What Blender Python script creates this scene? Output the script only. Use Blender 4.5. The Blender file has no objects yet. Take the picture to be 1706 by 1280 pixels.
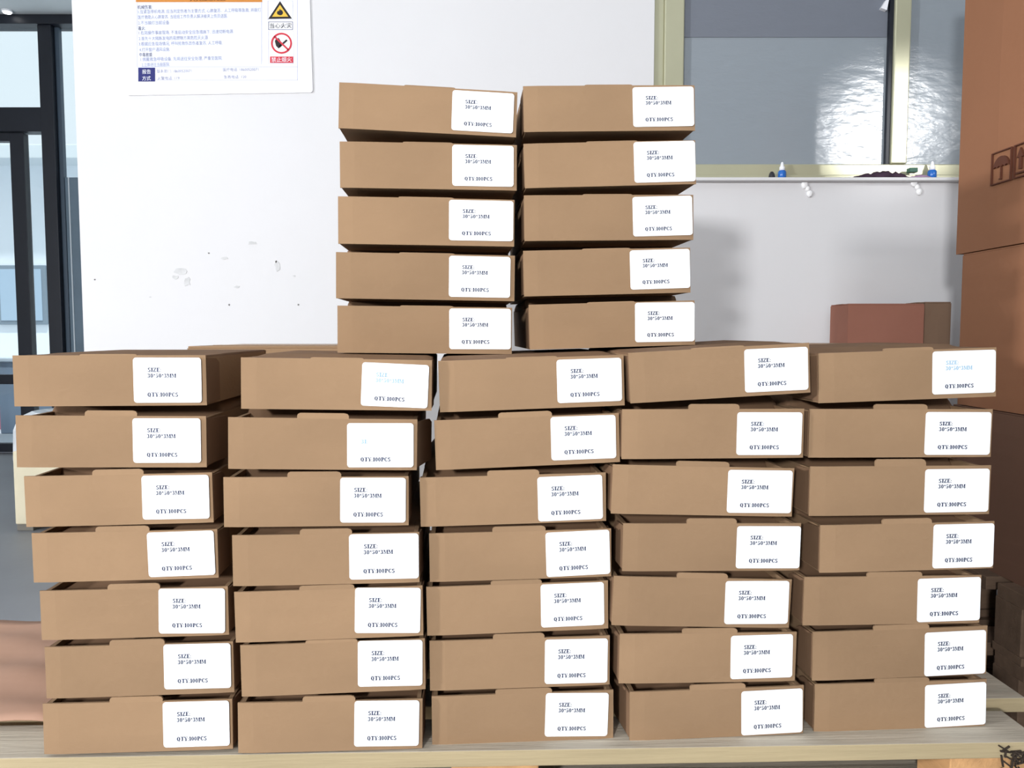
import bpy, bmesh, math, random
from mathutils import Vector, Matrix
random.seed(7)
C = bpy.context.scene.collection
SC = bpy.context.scene

# ---------------------------------------------------------------- camera, world, lights, exposure
EYE = 0.85
F = 1300.0
PITCH = math.atan(85 / F)
cam = bpy.data.cameras.new('camera')
cam.sensor_width = 36.0
cam.lens = 36.0 * F / 1706.0
cam.clip_start = 0.02
cam_o = bpy.data.objects.new('camera', cam); C.objects.link(cam_o)
cam_o.location = (0, 0, EYE)
cam_o.rotation_euler = (math.radians(90) - PITCH, 0, 0)
SC.camera = cam_o

w = bpy.data.worlds.new('world'); SC.world = w
w.use_nodes = True
bg = w.node_tree.nodes['Background']
bg.inputs[0].default_value = (0.86, 0.94, 1.0, 1)
bg.inputs[1].default_value = 1.18

def area(name, loc, target, size, power, col=(1, 1, 1), size_y=None):
    l = bpy.data.lights.new(name, 'AREA'); l.energy = power; l.color = col
    l.shape = 'RECTANGLE'; l.size = size; l.size_y = size_y or size
    o = bpy.data.objects.new(name, l); C.objects.link(o)
    o.location = loc
    o.rotation_euler = (Vector(target) - Vector(loc)).to_track_quat('-Z', 'Y').to_euler()
    return o
# daylight from the openings on the left of the hall
area('side_opening_light', (-4.48, -1.14, EYE + 0.65), (0.15, 1.47, EYE + 0.2), 0.24, 158, (0.97, 0.98, 1.0))
area('front_opening_light', (-0.95, -2.1, EYE + 0.58), (0.3, 1.27, EYE + 0.35), 0.2, 98, (0.97, 0.98, 1.0))
# work lamp on the right, mirrored in the dark window
sp = bpy.data.lights.new('work_lamp_light', 'SPOT'); sp.energy = 330; sp.spot_size = math.radians(7.5)
sp.spot_blend = 1.0; sp.shadow_soft_size = 0.07
spo = bpy.data.objects.new('work_lamp_light', sp); C.objects.link(spo)
spo.location = (2.70, -1.0, EYE + 1.45)
spo.rotation_euler = (Vector((1.21, 2.5, EYE + 0.645)) - spo.location).to_track_quat('-Z', 'Y').to_euler()

sun = bpy.data.lights.new('sun', 'SUN'); sun.energy = 5.0; sun.angle = math.radians(3); sun.color = (1, 0.98, 0.94)
suno = bpy.data.objects.new('sun', sun); C.objects.link(suno)
suno.rotation_euler = Vector((-0.2, 0.36, -1.0)).to_track_quat('-Z', 'Y').to_euler()

vs = SC.view_settings
SC.display_settings.display_device = 'sRGB'
vs.view_transform = 'Standard'; vs.look = 'None'; vs.gamma = 1; vs.use_curve_mapping = False
vs.exposure = 0.0

# ---------------------------------------------------------------- helpers
CP, SP = math.cos(PITCH), math.sin(PITCH)
def ray(px, py):
    u = (px - 853) / F; v = (640 - py) / F
    return Vector((u, CP + v * SP, v * CP - SP))
def at(px, py, Y, k=0.0):
    """world point where the sight line meets the upright plane y = Y + k*x"""
    d = ray(px, py)
    t = Y / (d.y - k * d.x)
    return Vector((d.x * t, d.y * t, EYE + d.z * t))

MATS = {}
def lin(c):
    return tuple(((v / 255) / 12.92 if v / 255 <= 0.04045 else ((v / 255 + 0.055) / 1.055) ** 2.4) for v in c)
def mat(name, rgb, rough=0.8, metal=0.0, var=0.0, scale=8.0, bump=0.0, bscale=60.0, spec=0.3,
        stretch=(1, 1, 1), objvar=0.0, emit=0.0, alpha=None, second=None):
    if name in MATS: return MATS[name]
    m = bpy.data.materials.new(name); m.use_nodes = True
    nt = m.node_tree; N = nt.nodes; L = nt.links
    b = N['Principled BSDF']
    c = lin(rgb)
    b.inputs['Roughness'].default_value = rough
    b.inputs['Metallic'].default_value = metal
    b.inputs['Specular IOR Level'].default_value = spec
    tc = N.new('ShaderNodeTexCoord'); mp = N.new('ShaderNodeMapping')
    L.new(tc.outputs['Object'], mp.inputs[0]); mp.inputs['Scale'].default_value = stretch
    src = None
    if var > 0:
        n = N.new('ShaderNodeTexNoise'); n.inputs['Scale'].default_value = scale
        n.inputs['Detail'].default_value = 6
        L.new(mp.outputs[0], n.inputs['Vector'])
        r = N.new('ShaderNodeValToRGB')
        r.color_ramp.elements[0].position = 0.3; r.color_ramp.elements[1].position = 0.7
        lo = second and lin(second) or tuple(v * (1 - var) for v in c)
        r.color_ramp.elements[0].color = (*lo, 1)
        r.color_ramp.elements[1].color = (*(c if second else tuple(min(1, v * (1 + var)) for v in c)), 1)
        L.new(n.outputs[0], r.inputs[0]); src = r.outputs[0]
        if objvar > 0:
            oi = N.new('ShaderNodeObjectInfo'); L.new(tc.outputs['Object'], mp.inputs[0])
            mul = N.new('ShaderNodeVectorMath'); mul.operation = 'SCALE'
            L.new(oi.outputs['Random'], mul.inputs['Scale']); mul.inputs[0].default_value = (9, 5, 7)
            L.new(mul.outputs[0], mp.inputs['Location'])
            hs = N.new('ShaderNodeHueSaturation')
            mr = N.new('ShaderNodeMapRange'); mr.inputs['To Min'].default_value = 1 - objvar
            mr.inputs['To Max'].default_value = 1 + objvar
            L.new(oi.outputs['Random'], mr.inputs['Value']); L.new(mr.outputs[0], hs.inputs['Value'])
            L.new(src, hs.inputs['Color']); src = hs.outputs[0]
        L.new(src, b.inputs['Base Color'])
    else:
        b.inputs['Base Color'].default_value = (*c, 1)
    if bump > 0:
        n2 = N.new('ShaderNodeTexNoise'); n2.inputs['Scale'].default_value = bscale; n2.inputs['Detail'].default_value = 4
        L.new(mp.outputs[0], n2.inputs['Vector'])
        bp = N.new('ShaderNodeBump'); bp.inputs['Strength'].default_value = bump; bp.inputs['Distance'].default_value = 0.01
        L.new(n2.outputs[0], bp.inputs['Height']); L.new(bp.outputs[0], b.inputs['Normal'])
    if emit > 0:
        b.inputs['Emission Color'].default_value = (*c, 1); b.inputs['Emission Strength'].default_value = emit
    if alpha is not None: b.inputs['Alpha'].default_value = alpha
    MATS[name] = m
    return m

def glass(name, tint, refl=0.12):
    m = bpy.data.materials.new(name); m.use_nodes = True
    nt = m.node_tree; N = nt.nodes; L = nt.links; N.clear()
    o = N.new('ShaderNodeOutputMaterial'); mx = N.new('ShaderNodeMixShader')
    t = N.new('ShaderNodeBsdfTransparent'); g = N.new('ShaderNodeBsdfGlossy')
    t.inputs[0].default_value = (*tint, 1); g.inputs['Roughness'].default_value = 0.03
    mx.inputs[0].default_value = refl
    L.new(t.outputs[0], mx.inputs[1]); L.new(g.outputs[0], mx.inputs[2]); L.new(mx.outputs[0], o.inputs[0])
    return m

CARD = mat('kraft_cardboard', (153, 124, 95), 0.85, var=0.07, scale=5, bump=0.06, bscale=90, spec=0.15, objvar=0.05, stretch=(1, 1, 1.6))
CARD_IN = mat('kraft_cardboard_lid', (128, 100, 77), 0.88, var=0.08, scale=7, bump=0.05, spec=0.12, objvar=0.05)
LABEL = mat('label_paper', (250, 252, 255), 0.5, spec=0.4)
INK = mat('label_ink', (12, 26, 66), 0.6)
INK_F = mat('faded_label_ink', (150, 185, 210), 0.6)
BROWN = mat('brown_carton', (150, 104, 76), 0.8, var=0.05, scale=3, bump=0.05, spec=0.2, objvar=0.04)
RED_BROWN = mat('red_brown_carton', (165, 112, 94), 0.8, var=0.05, scale=3, bump=0.04, spec=0.2)
INK_BR = mat('carton_print', (92, 52, 36), 0.7)
WOOD = mat('pine_board', (174, 157, 123), 0.75, var=0.14, scale=3.5, bump=0.15, bscale=20, stretch=(0.6, 9, 9), objvar=0.06)
WOOD_G = mat('weathered_board', (178, 168, 152), 0.8, var=0.16, scale=4, bump=0.2, bscale=20, stretch=(0.7, 10, 10), objvar=0.08)
WOOD_O = mat('orange_wood_block', (200, 154, 106), 0.8, var=0.15, scale=5, bump=0.15, bscale=20, stretch=(9, 0.7, 9), objvar=0.08)
WOOD_D = mat('shade_darkened_wood', (104, 84, 68), 0.85, var=0.16, scale=4, bump=0.2, bscale=20, stretch=(0.7, 10, 10), objvar=0.08)  # brown darkened to carry the shade around the right-hand pallets
WALL = mat('white_plaster', (221, 220, 221), 0.75, var=0.015, scale=2.5, bump=0.10, bscale=14, spec=0.2)
FLOORM = mat('concrete_floor', (138, 139, 143), 0.5, var=0.08, scale=1.6, bump=0.05, bscale=30, spec=0.4)
CEIL = mat('ceiling_paint', (228, 234, 236), 0.8, var=0.03, scale=2)
ALU = mat('champagne_aluminium', (188, 186, 158), 0.32, metal=0.35, var=0.05, scale=5, spec=0.5)
BLACKF = mat('black_door_frame', (24, 28, 38), 0.45, var=0.1, scale=4, spec=0.4)
WHITE_P = mat('white_plastic', (245, 246, 250), 0.35, spec=0.5)

def bm_obj(name, bm, m, parent=None, smooth=False, bevel=0.0, seg=2):
    me = bpy.data.meshes.new(name)
    bmesh.ops.recalc_face_normals(bm, faces=bm.faces[:])
    bm.to_mesh(me); bm.free()
    ms = m if isinstance(m, (list, tuple)) else [m]
    for q in ms: me.materials.append(q)
    if smooth: me.polygons.foreach_set('use_smooth', [True] * len(me.polygons))
    o = bpy.data.objects.new(name, me); C.objects.link(o)
    if parent is not None: o.parent = parent
    if bevel > 0:
        md = o.modifiers.new('bevel', 'BEVEL'); md.width = bevel; md.segments = seg; md.limit_method = 'ANGLE'
    return o
def box(bm, a, b, rot=None):
    vs_ = [bm.verts.new((x, y, z)) for x in (a[0], b[0]) for y in (a[1], b[1]) for z in (a[2], b[2])]
    if rot is not None:
        for v in vs_: v.co = rot @ v.co
    for f in ((0, 1, 3, 2), (4, 6, 7, 5), (0, 4, 5, 1), (2, 3, 7, 6), (0, 2, 6, 4), (1, 5, 7, 3)):
        bm.faces.new([vs_[i] for i in f])
def boxobj(name, a, b, m, parent=None, bevel=0.0):
    bm = bmesh.new(); box(bm, a, b); return bm_obj(name, bm, m, parent, bevel=bevel)
def prism(bm, pts, f0, f1):
    """pts: 2-D outline; f0, f1 map (u, v) to 3-D for the near and the far face"""
    A = [bm.verts.new(f0(*p)) for p in pts]; B = [bm.verts.new(f1(*p)) for p in pts]
    bm.faces.new(A); bm.faces.new(B[::-1])
    n = len(pts)
    for i in range(n):
        bm.faces.new((A[i], B[i], B[(i + 1) % n], A[(i + 1) % n]))
def empty(name, loc=(0, 0, 0)):
    o = bpy.data.objects.new(name, None); C.objects.link(o); o.location = loc
    o.empty_display_size = 0.05
    return o
def tag(o, label, cat, group=None):
    o['label'] = label; o['category'] = cat
    if group: o['group'] = group
    return o
def struct(o):
    o['kind'] = 'structure'; return o
def rrect(w_, h_, r, n=5, cx=0, cy=0):
    pts = []
    for (sx, sy, a0) in ((1, 1, 0), (-1, 1, 90), (-1, -1, 180), (1, -1, 270)):
        for i in range(n + 1):
            a = math.radians(a0 + 90 * i / n)
            pts.append((cx + sx * (w_ / 2 - r) + r * math.cos(a), cy + sy * (h_ / 2 - r) + r * math.sin(a)))
    return pts
def lathe(bm, prof, n=20, c=(0, 0, 0)):
    rings = []
    for r, z in prof:
        rings.append([bm.verts.new((c[0] + r * math.cos(2 * math.pi * i / n), c[1] + r * math.sin(2 * math.pi * i / n), c[2] + z)) for i in range(n)])
    for a, b in zip(rings, rings[1:]):
        for i in range(n): bm.faces.new((a[i], a[(i + 1) % n], b[(i + 1) % n], b[i]))
    bm.faces.new(rings[0][::-1]); bm.faces.new(rings[-1])

# ---------------------------------------------------------------- setting
YW = 2.5          # back wall
YD = 5.5          # glazed entrance far left
CEILZ = 3.0
struct(boxobj('floor', (-7, -3.0, -0.1), (4.2, YD + 0.1, 0), FLOORM))
struct(boxobj('ceiling', (-7, -3.0, CEILZ), (4.2, YD + 0.1, CEILZ + 0.1), CEIL))
WX0 = at(130, 300, YW).x                 # free end of the white wall
win_l = at(1089, 150, YW).x; win_b = at(1300, 299, YW).z
win_r = 2.15; win_t = 2.55
bm = bmesh.new()
box(bm, (WX0, YW, 0), (win_l, YW + 0.2, CEILZ))
box(bm, (win_l, YW, 0), (win_r, YW + 0.2, win_b))
box(bm, (win_l, YW, win_t), (win_r, YW + 0.2, CEILZ))
box(bm, (win_r, YW, 0), (4.2, YW + 0.2, CEILZ))
wall_back = struct(bm_obj('wall_back', bm, WALL))
# chips, scuffs and pits in the plaster
CHIP = mat('bare_plaster', (206, 206, 206), 0.9, var=0.1, scale=40)
PIT = mat('dark_pit', (120, 118, 116), 0.9)
def blob(px, py, rw, rh, m, seed):
    rnd = random.Random(seed); c = at(px, py, YW)
    s = YW / F
    pts = []
    n = 11
    for i in range(n):
        a = 2 * math.pi * i / n; q = 0.55 + 0.6 * rnd.random()
        pts.append((c.x + rw * s * q * math.cos(a), c.z + rh * s * q * math.sin(a)))
    bm = bmesh.new(); prism(bm, pts, lambda u, v: (u, YW - 0.0012, v), lambda u, v: (u, YW + 0.001, v))
    return bm_obj('paint_chip', bm, m, wall_back)
for i, (px, py, rw, rh, m) in enumerate([
    (300, 452, 11, 7, CHIP), (312, 470, 6, 9, CHIP), (292, 462, 5, 4, CHIP), (420, 405, 9, 3, CHIP), (375, 430, 7, 3, CHIP),
    (462, 444, 5, 8, CHIP), (460, 436, 1.6, 2.2, PIT), (490, 460, 3, 2, CHIP), (395, 478, 5, 2.5, CHIP), (382, 508, 1.8, 1.8, PIT),
    (348, 422, 1.5, 1.5, PIT), (158, 466, 1.6, 1.2, PIT), (250, 495, 2, 1.2, CHIP), (497, 508, 2, 1.5, PIT)]):
    blob(px, py, rw, rh, m, i)

# window in the back wall
win = struct(empty('window_1', (win_l, YW, win_b)))
def wbox(name, x0, x1, z0, z1, y0, y1, m, bev=0.0):
    o = boxobj(name, (x0 - win_l, y0, z0 - win_b), (x1 - win_l, y1, z1 - win_b), m, win, bev)
    return o
xj0 = at(1106, 150, YW).x; xj1 = at(1139, 150, YW).x
zb = at(1300, 273, YW).z
xm0 = at(1487, 150, YW).x; xm1 = at(1514, 150, YW).x
wbox('outer_jamb', win_l, xj0, win_b, win_t, 0.012, 0.1, ALU, 0.002)
wbox('inner_jamb', xj0, xj1, win_b, win_t, 0.0, 0.09, ALU, 0.004)
wbox('bottom_rail', xj1, win_r, win_b + 0.012, zb, 0.004, 0.09, ALU, 0.003)
wbox('sill_track', xj1, win_r, win_b, win_b + 0.012, -0.012, 0.09, ALU, 0.002)
wbox('mullion', xm0, xm1, zb, win_t, -0.004, 0.09, ALU, 0.004)
wbox('gasket', xm0 - 0.012, xm0, zb, win_t, 0.006, 0.03, BLACKF)
wbox('top_rail', xj1, win_r, win_t - 0.05, win_t, 0.004, 0.09, ALU, 0.003)
wbox('right_jamb', win_r - 0.05, win_r, zb, win_t - 0.05, 0.004, 0.09, ALU, 0.003)
# panes covered with wrinkled grey film
FILM = bpy.data.materials.new('grey_window_film'); FILM.use_nodes = True
nt = FILM.node_tree; b = nt.nodes['Principled BSDF']
b.inputs['Base Color'].default_value = (*lin((143, 151, 158)), 1)
b.inputs['Roughness'].default_value = 0.22; b.inputs['Specular IOR Level'].default_value = 0.6
tc = nt.nodes.new('ShaderNodeTexCoord'); mp = nt.nodes.new('ShaderNodeMapping')
mp.inputs['Scale'].default_value = (1, 1, 2.6); mp.inputs['Rotation'].default_value = (0, math.radians(20), 0)
n = nt.nodes.new('ShaderNodeTexNoise'); n.inputs['Scale'].default_value = 14; n.inputs['Detail'].default_value = 5
bp = nt.nodes.new('ShaderNodeBump'); bp.inputs['Strength'].default_value = 0.35; bp.inputs['Distance'].default_value = 0.006
nt.links.new(tc.outputs['Object'], mp.inputs[0]); nt.links.new(mp.outputs[0], n.inputs['Vector'])
nt.links.new(n.outputs[0], bp.inputs['Height']); nt.links.new(bp.outputs[0], b.inputs['Normal'])
FILM_REFL = FILM.copy(); FILM_REFL.name = 'painted_roof_reflection'  # darker tint stands in for the ceiling mirrored in the pane
FILM_REFL.node_tree.nodes['Principled BSDF'].inputs['Base Color'].default_value = (*lin((116, 121, 131)), 1)
zs = at(1300, 58, YW).z
wbox('pane', xj1, xm0 - 0.012, zb, win_t - 0.05, 0.022, 0.03, FILM)
wbox('pane', xm1, win_r - 0.05, zb, win_t - 0.05, 0.022, 0.03, FILM)
wbox('reflection_strip', xj1 + 0.002, xm0 - 0.014, zs, win_t - 0.052, 0.019, 0.0215, FILM_REFL)  # added strip: the reflected roof line painted as a darker band
c = at(1480, 8, YW)
bm = bmesh.new(); prism(bm, [(c.x - 0.02, c.z - 0.008), (c.x - 0.002, c.z - 0.014), (c.x + 0.004, c.z + 0.02), (c.x - 0.004, c.z + 0.018)],
                        lambda u, v: (u - win_l, 0.004, v - win_b), lambda u, v: (u - win_l, 0.02, v - win_b))
bm_obj('latch', bm, WHITE_P, win)

# side walls of the hall
struct(boxobj('wall_right', (4.2, -3.0, 0), (4.3, YW + 0.2, CEILZ), WALL))
struct(boxobj('wall_left', (-7.1, -3.0, 0), (-7.0, YD + 0.1, CEILZ), WALL))

bm = bmesh.new()
box(bm, (-7, -3.1, 0), (-2.6, -3.0, CEILZ)); box(bm, (0.9, -3.1, 0), (4.2, -3.0, CEILZ)); box(bm, (-2.6, -3.1, 2.5), (0.9, -3.0, CEILZ))
struct(bm_obj('wall_front', bm, WALL))

# glazed entrance
def dz(y): return at(92, y, YD).z
def dx(x, y=300): return at(x, y, YD).x
GL = glass('clear_glass', (0.93, 0.97, 0.98), 0.10)
def door_box(parent, name, x0, x1, z0, z1, y0=-0.03, y1=0.03, m=BLACKF, bev=0.003):
    return boxobj(name, (x0, YD + y0, z0), (x1, YD + y1, z1), m, parent, bev)
xp0, xp1 = dx(80), dx(102)
xs0, xs1 = dx(23), dx(46)
zt0, zt1 = dz(222), dz(182)
ztop0 = dz(47)
fr = struct(empty('door_1_surround')); fr.name = 'trim_1'
door_box(fr, 'post', xp0, xp1, 0, ztop0, -0.06, 0.06)
door_box(fr, 'header', -7.0, -1.4, ztop0, CEILZ, -0.08, 0.06)
door_box(fr, 'transom_bar', -5.6, xp0, zt0, zt1, -0.05, 0.05)
door_box(fr, 'post', -5.7, -5.6, 0, ztop0, -0.06, 0.06)
door_box(fr, 'transom_pane', -5.6, xp0, zt1, ztop0, -0.004, 0.004, GL, 0)
d1 = struct(empty('door_1'))
zm0, zm1 = dz(640), dz(624)
door_box(d1, 'stile', xs0, xs1, 0.01, zt0 - 0.005)
door_box(d1, 'stile', xs0 - 1.0, xs0 - 0.9, 0.01, zt0 - 0.005)
door_box(d1, 'middle_rail', xs0 - 0.9, xs0, zm0, zm1)
door_box(d1, 'bottom_rail', xs0 - 0.9, xs0, 0.01, 0.07)
door_box(d1, 'top_rail', xs0 - 0.9, xs0, zt0 - 0.06, zt0 - 0.005)
door_box(d1, 'pane', xs0 - 0.9, xs0, zm1, zt0 - 0.06, -0.004, 0.004, GL, 0)
door_box(d1, 'pane', xs0 - 0.9, xs0, 0.07, zm0, -0.004, 0.004, GL, 0)
wn = struct(empty('window_2'))
door_box(wn, 'pane', xs1, xp0, 0.07, zt0, -0.004, 0.004, GL, 0)
door_box(wn, 'bottom_rail', xs1, xp0, 0.0, 0.07)
wn3 = struct(empty('window_3'))
zpan = dz(296)
door_box(wn3, 'pane', xp1 + 0.02, -1.4, zpan, ztop0, -0.004, 0.004, GL, 0)
door_box(wn3, 'edge_strip', xp1, xp1 + 0.03, 0, ztop0, -0.02, 0.02, mat('grey_edge_profile', (70, 84, 98), 0.4))
door_box(wn3, 'lower_panel', xp1 + 0.03, -1.4, 0, zpan, -0.01, 0.01, mat('blue_grey_panel', (104, 122, 136), 0.35, var=0.12, scale=3), 0.002)
door_box(wn3, 'panel_bead', xp1 + 0.055, xp1 + 0.063, 0, zpan, -0.016, -0.01, mat('pale_bead', (205, 215, 222), 0.3), 0)
wb = struct(boxobj('wall_door_side', (-7.0, YD, 0), (-5.7, YD + 0.1, ztop0), WALL)); wb.name = 'wall_far_left'
struct(boxobj('wall_far_right', (-1.4, YD, 0), (4.2, YD + 0.1, CEILZ), WALL))
# downlight under the header
lt = tag(empty('downlight', (dx(34, 40), YD - 0.14, CEILZ)), 'small round white downlight in the ceiling above the glazed door', 'light')
bm = bmesh.new(); lathe(bm, [(0.034, 0.0), (0.034, -0.010), (0.028, -0.012)], 20); bm_obj('rim', bm, WHITE_P, lt)
bm = bmesh.new(); lathe(bm, [(0.027, -0.012), (0.024, -0.018), (0.01, -0.022)], 20); bm_obj('lens', bm, mat('lamp_lens', (255, 255, 255), 0.3, emit=6.0), lt)

# what stands outside the glass
struct(boxobj('floor_yard', (-9, -9, -0.12), (9, -3.1, -0.02), mat('asphalt_yard', (84, 85, 88), 0.9, var=0.1, scale=3)))
struct(boxobj('ground_outside', (-14, YD + 0.1, -0.12), (6, 22, -0.02), mat('pale_paving', (190, 196, 202), 0.6, var=0.06, scale=1))).name = 'floor_outside'
fac = empty('warehouse', (-6.5, 12.0, -0.02))
tag(fac, 'pale building with a grey roller shutter seen through the glass door', 'building')
FW = mat('pale_render', (226, 232, 238), 0.8, var=0.03, scale=1)
boxobj('wall', (-5, 0, 0), (5, 3, 3.4), FW, fac)
boxobj('roof_edge', (-5.2, -0.5, 3.4), (5.2, 3.2, 3.6), mat('grey_roof_edge', (205, 212, 216), 0.6), fac, 0.01)
bm = bmesh.new()
for i in range(26): box(bm, (-3.4, -0.05, 0.1 + i * 0.1), (-1.55, -0.01 if i % 2 else 0.0, 0.19 + i * 0.1))
sh = bm_obj('roller_shutter', bm, mat('shutter_grey', (130, 142, 156), 0.5), fac)
for (x0, x1) in ((-1.35, -0.6), (-0.3, 0.6)):
    wv = boxobj('window_frame', (x0, -0.05, 1.0), (x1, 0.0, 1.9), mat('grey_window_frame', (120, 134, 146), 0.5), fac, 0.01)
    boxobj('pane', (x0 + 0.06, -0.06, 1.06), (x1 - 0.06, -0.045, 1.84), mat('far_glass', (160, 180, 198), 0.15), wv)
# a pallet of goods and a red tub outside
tb = tag(empty('plastic_tub', (-4.62, 7.1, -0.02)), 'small pink tub standing outside behind the glass door', 'tub')
bm = bmesh.new(); lathe(bm, [(0.10, 0), (0.14, 0.62), (0.15, 0.64), (0.13, 0.64), (0.09, 0.05)], 18); bm_obj('tub_wall', bm, mat('pink_plastic', (205, 120, 140), 0.4), tb, True)
gb = tag(empty('grey_crate', (-4.12, 6.9, -0.02)), 'blue-grey crate outside behind the narrow glass pane', 'crate')
boxobj('crate_wall', (-0.3, -0.2, 0), (0.25, 0.2, 0.62), mat('blue_grey_plastic', (120, 136, 156), 0.5), gb, 0.01)
boxobj('crate_lid', (-0.32, -0.22, 0.62), (0.27, 0.22, 0.66), mat('pale_lid', (190, 200, 212), 0.5), gb, 0.01)

# ---------------------------------------------------------------- pallets
def pallet(label, x0, x1, y0, ztop, boards, yaw=0.0, group='wooden pallets', h=0.115, mats=(WOOD, WOOD_G), ends=None, t=0.025):
    """boards: list of (y start, y end); board length runs along x"""
    p = tag(empty('wooden_pallet', (0, y0, ztop - h)), label, 'pallet', group)
    p.rotation_euler = (0, 0, yaw)
    D = boards[-1][1]
    for i, (a, b_) in enumerate(boards):
        e = ends[i] if ends else x1
        o = boxobj('deck_board', (x0, a, h - t), (e, b_, h), [mats[1], mats[0]], p, 0.0015)   # weathered faces, paler sawn edge
        for f in o.data.polygons:
            if abs(f.normal.y) > 0.9: f.material_index = 1
    L = x1 - x0
    for yy in (0.005, D / 2 - 0.045, D - 0.095):
        for xx in (x0 + 0.0, x0 + L / 2 - 0.06, x1 - 0.135):
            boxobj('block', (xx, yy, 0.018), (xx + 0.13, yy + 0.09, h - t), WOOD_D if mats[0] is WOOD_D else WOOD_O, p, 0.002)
    for yy in (0.0, D / 2 - 0.05, D - 0.1):
        boxobj('bottom_board', (x0, yy, 0), (x1, yy + 0.1, 0.018), mats[1], p, 0.001)
    return p
DECK = EYE - 0.617
bds = [(0, 0.098), (0.140, 0.245), (0.285, 0.385), (0.43, 0.53), (0.57, 0.67), (0.71, 0.81)]
pal = pallet('pale pine pallet carrying all the small labelled boxes', -0.86, 0.80, 1.118, DECK, bds, math.atan(0.03), ends=[0.805, 0.875, 0.81, 0.81, 0.82, 0.81])
pal2 = pallet('lower pallet under the one that carries the labelled boxes', -0.86, 0.80, 1.118, DECK - 0.115, bds, math.atan(0.03), mats=(WOOD_G, WOOD_G))
# knotty bark clump at the pallet corner
bm = bmesh.new(); rnd = random.Random(3)
for i in range(26):
    a = Vector((rnd.uniform(-0.016, 0.016), rnd.uniform(-0.004, 0.002), rnd.uniform(-0.022, 0.016)))
    rot = Matrix.Rotation(rnd.uniform(0, 6.28), 4, 'Y')
    l = rnd.uniform(0.004, 0.010)
    box(bm, (-l, -0.0012, -0.0011), (l, 0.0012, 0.0011), Matrix.Translation(a) @ rot)
sc = bm_obj('bark_splinter', bm, mat('dark_bark', (58, 48, 40), 0.9), pal)
q = at(1690, 1248, 1.135)
sc.matrix_local = Matrix.Translation((q.x, -0.003, 0.091))

# pallets and cartons on the right
GX = 1.10
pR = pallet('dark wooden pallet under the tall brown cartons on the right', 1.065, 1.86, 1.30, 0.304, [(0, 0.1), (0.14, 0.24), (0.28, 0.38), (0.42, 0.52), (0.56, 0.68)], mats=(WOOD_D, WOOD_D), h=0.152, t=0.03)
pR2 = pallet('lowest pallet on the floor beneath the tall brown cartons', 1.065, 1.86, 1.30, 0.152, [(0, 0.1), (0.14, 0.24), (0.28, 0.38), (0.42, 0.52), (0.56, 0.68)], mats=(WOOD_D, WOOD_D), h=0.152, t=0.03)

def carton(name, label, x0, x1, y0, y1, z0, z1, m, group=None, cat='carton'):
    e = tag(empty(name, ((x0 + x1) / 2, (y0 + y1) / 2, z0)), label, cat, group)
    w2, d2, h = (x1 - x0) / 2, (y1 - y0) / 2, z1 - z0
    bm = bmesh.new()
    # slightly bulging body: four walls as subdivided rings
    n = 8
    rings = []
    for j in range(n + 1):
        t = j / n; z = 0.0 + t * (h - 0.004); bul = 0.006 * math.sin(math.pi * t)
        ring = []
        for (sx, sy) in ((-1, -1), (0, -1), (1, -1), (1, 0), (1, 1), (0, 1), (-1, 1), (-1, 0)):
            k = 1 if 0 in (sx, sy) else 0
            ring.append(bm.verts.new((sx * (w2 + bul * k * abs(sx)), sy * (d2 + bul * k * abs(sy)), z)))
        rings.append(ring)
    for a, b_ in zip(rings, rings[1:]):
        for i in range(8): bm.faces.new((a[i], a[(i + 1) % 8], b_[(i + 1) % 8], b_[i]))
    bm.faces.new(rings[0][::-1]); bm.faces.new(rings[-1])
    bm_obj('body', bm, m, e, smooth=False)
    for s in (-1, 1):
        boxobj('top_flap', (-w2 + 0.001, min(s * 0.002, s * d2), h - 0.004), (w2 - 0.001, max(s * 0.002, s * d2), h), m, e, 0.0015)
    boxobj('packing_tape', (-w2 - 0.0006, -0.024, h - 0.0002), (w2 + 0.0006, 0.024, h + 0.0004), mat('clear_brown_tape', (188, 150, 110), 0.25, spec=0.6), e)
    return e
zc1 = EYE + 0.2018
yb1 = 1.95
c1 = carton('brown_carton', 'tall slim brown shipping carton printed with umbrella and arrow symbols, top right', GX, GX + 0.14, yb1 - 0.32, yb1, zc1 - 0.008, zc1 + 0.74, BROWN, 'brown shipping cartons on the right')
c2 = carton('brown_carton', 'plain brown carton directly below the one printed with an umbrella', GX, GX + 0.62, yb1 - 0.65, yb1 - 0.03, 0.675, zc1 - 0.010, BROWN, 'brown shipping cartons on the right')
c3 = carton('brown_carton', 'shaded dark brown carton resting on the pallet at the right edge', GX, GX + 0.62, yb1 - 0.63, yb1 - 0.01, 0.304, 0.673, mat('shade_darkened_carton', (112, 82, 66), 0.85, var=0.05, scale=3), 'brown shipping cartons on the right')  # carton colour darkened to carry the shade low on the right
# printed symbols on the left face of the top carton
def symbol(name, Y0, Y1, z0, z1, polys):
    """polys in unit square, u to the right as seen (towards the camera)"""
    bm = bmesh.new()
    for p in polys:
        prism(bm, p, lambda u, v: (GX - 0.0078 - 0.0008, Y0 + (Y1 - Y0) * u, z0 + (z1 - z0) * v), lambda u, v: (GX - 0.006 + 0.002, Y0 + (Y1 - Y0) * u, z0 + (z1 - z0) * v))
    o = bm_obj(name, bm, INK_BR, c1)
    for v in o.data.vertices: v.co -= c1.location
    return o
def frame_polys(t=0.035):
    return [[(0, 0), (1, 0), (1, t), (0, t)], [(0, 1 - t), (1, 1 - t), (1, 1), (0, 1)], [(0, t), (t, t), (t, 1 - t), (0, 1 - t)], [(1 - t, t), (1, t), (1, 1 - t), (1 - t, 1 - t)]]
um = [(0.5 + 0.38 * math.cos(math.radians(a)), 0.50 + 0.33 * math.sin(math.radians(a))) for a in range(0, 181, 12)]
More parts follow.
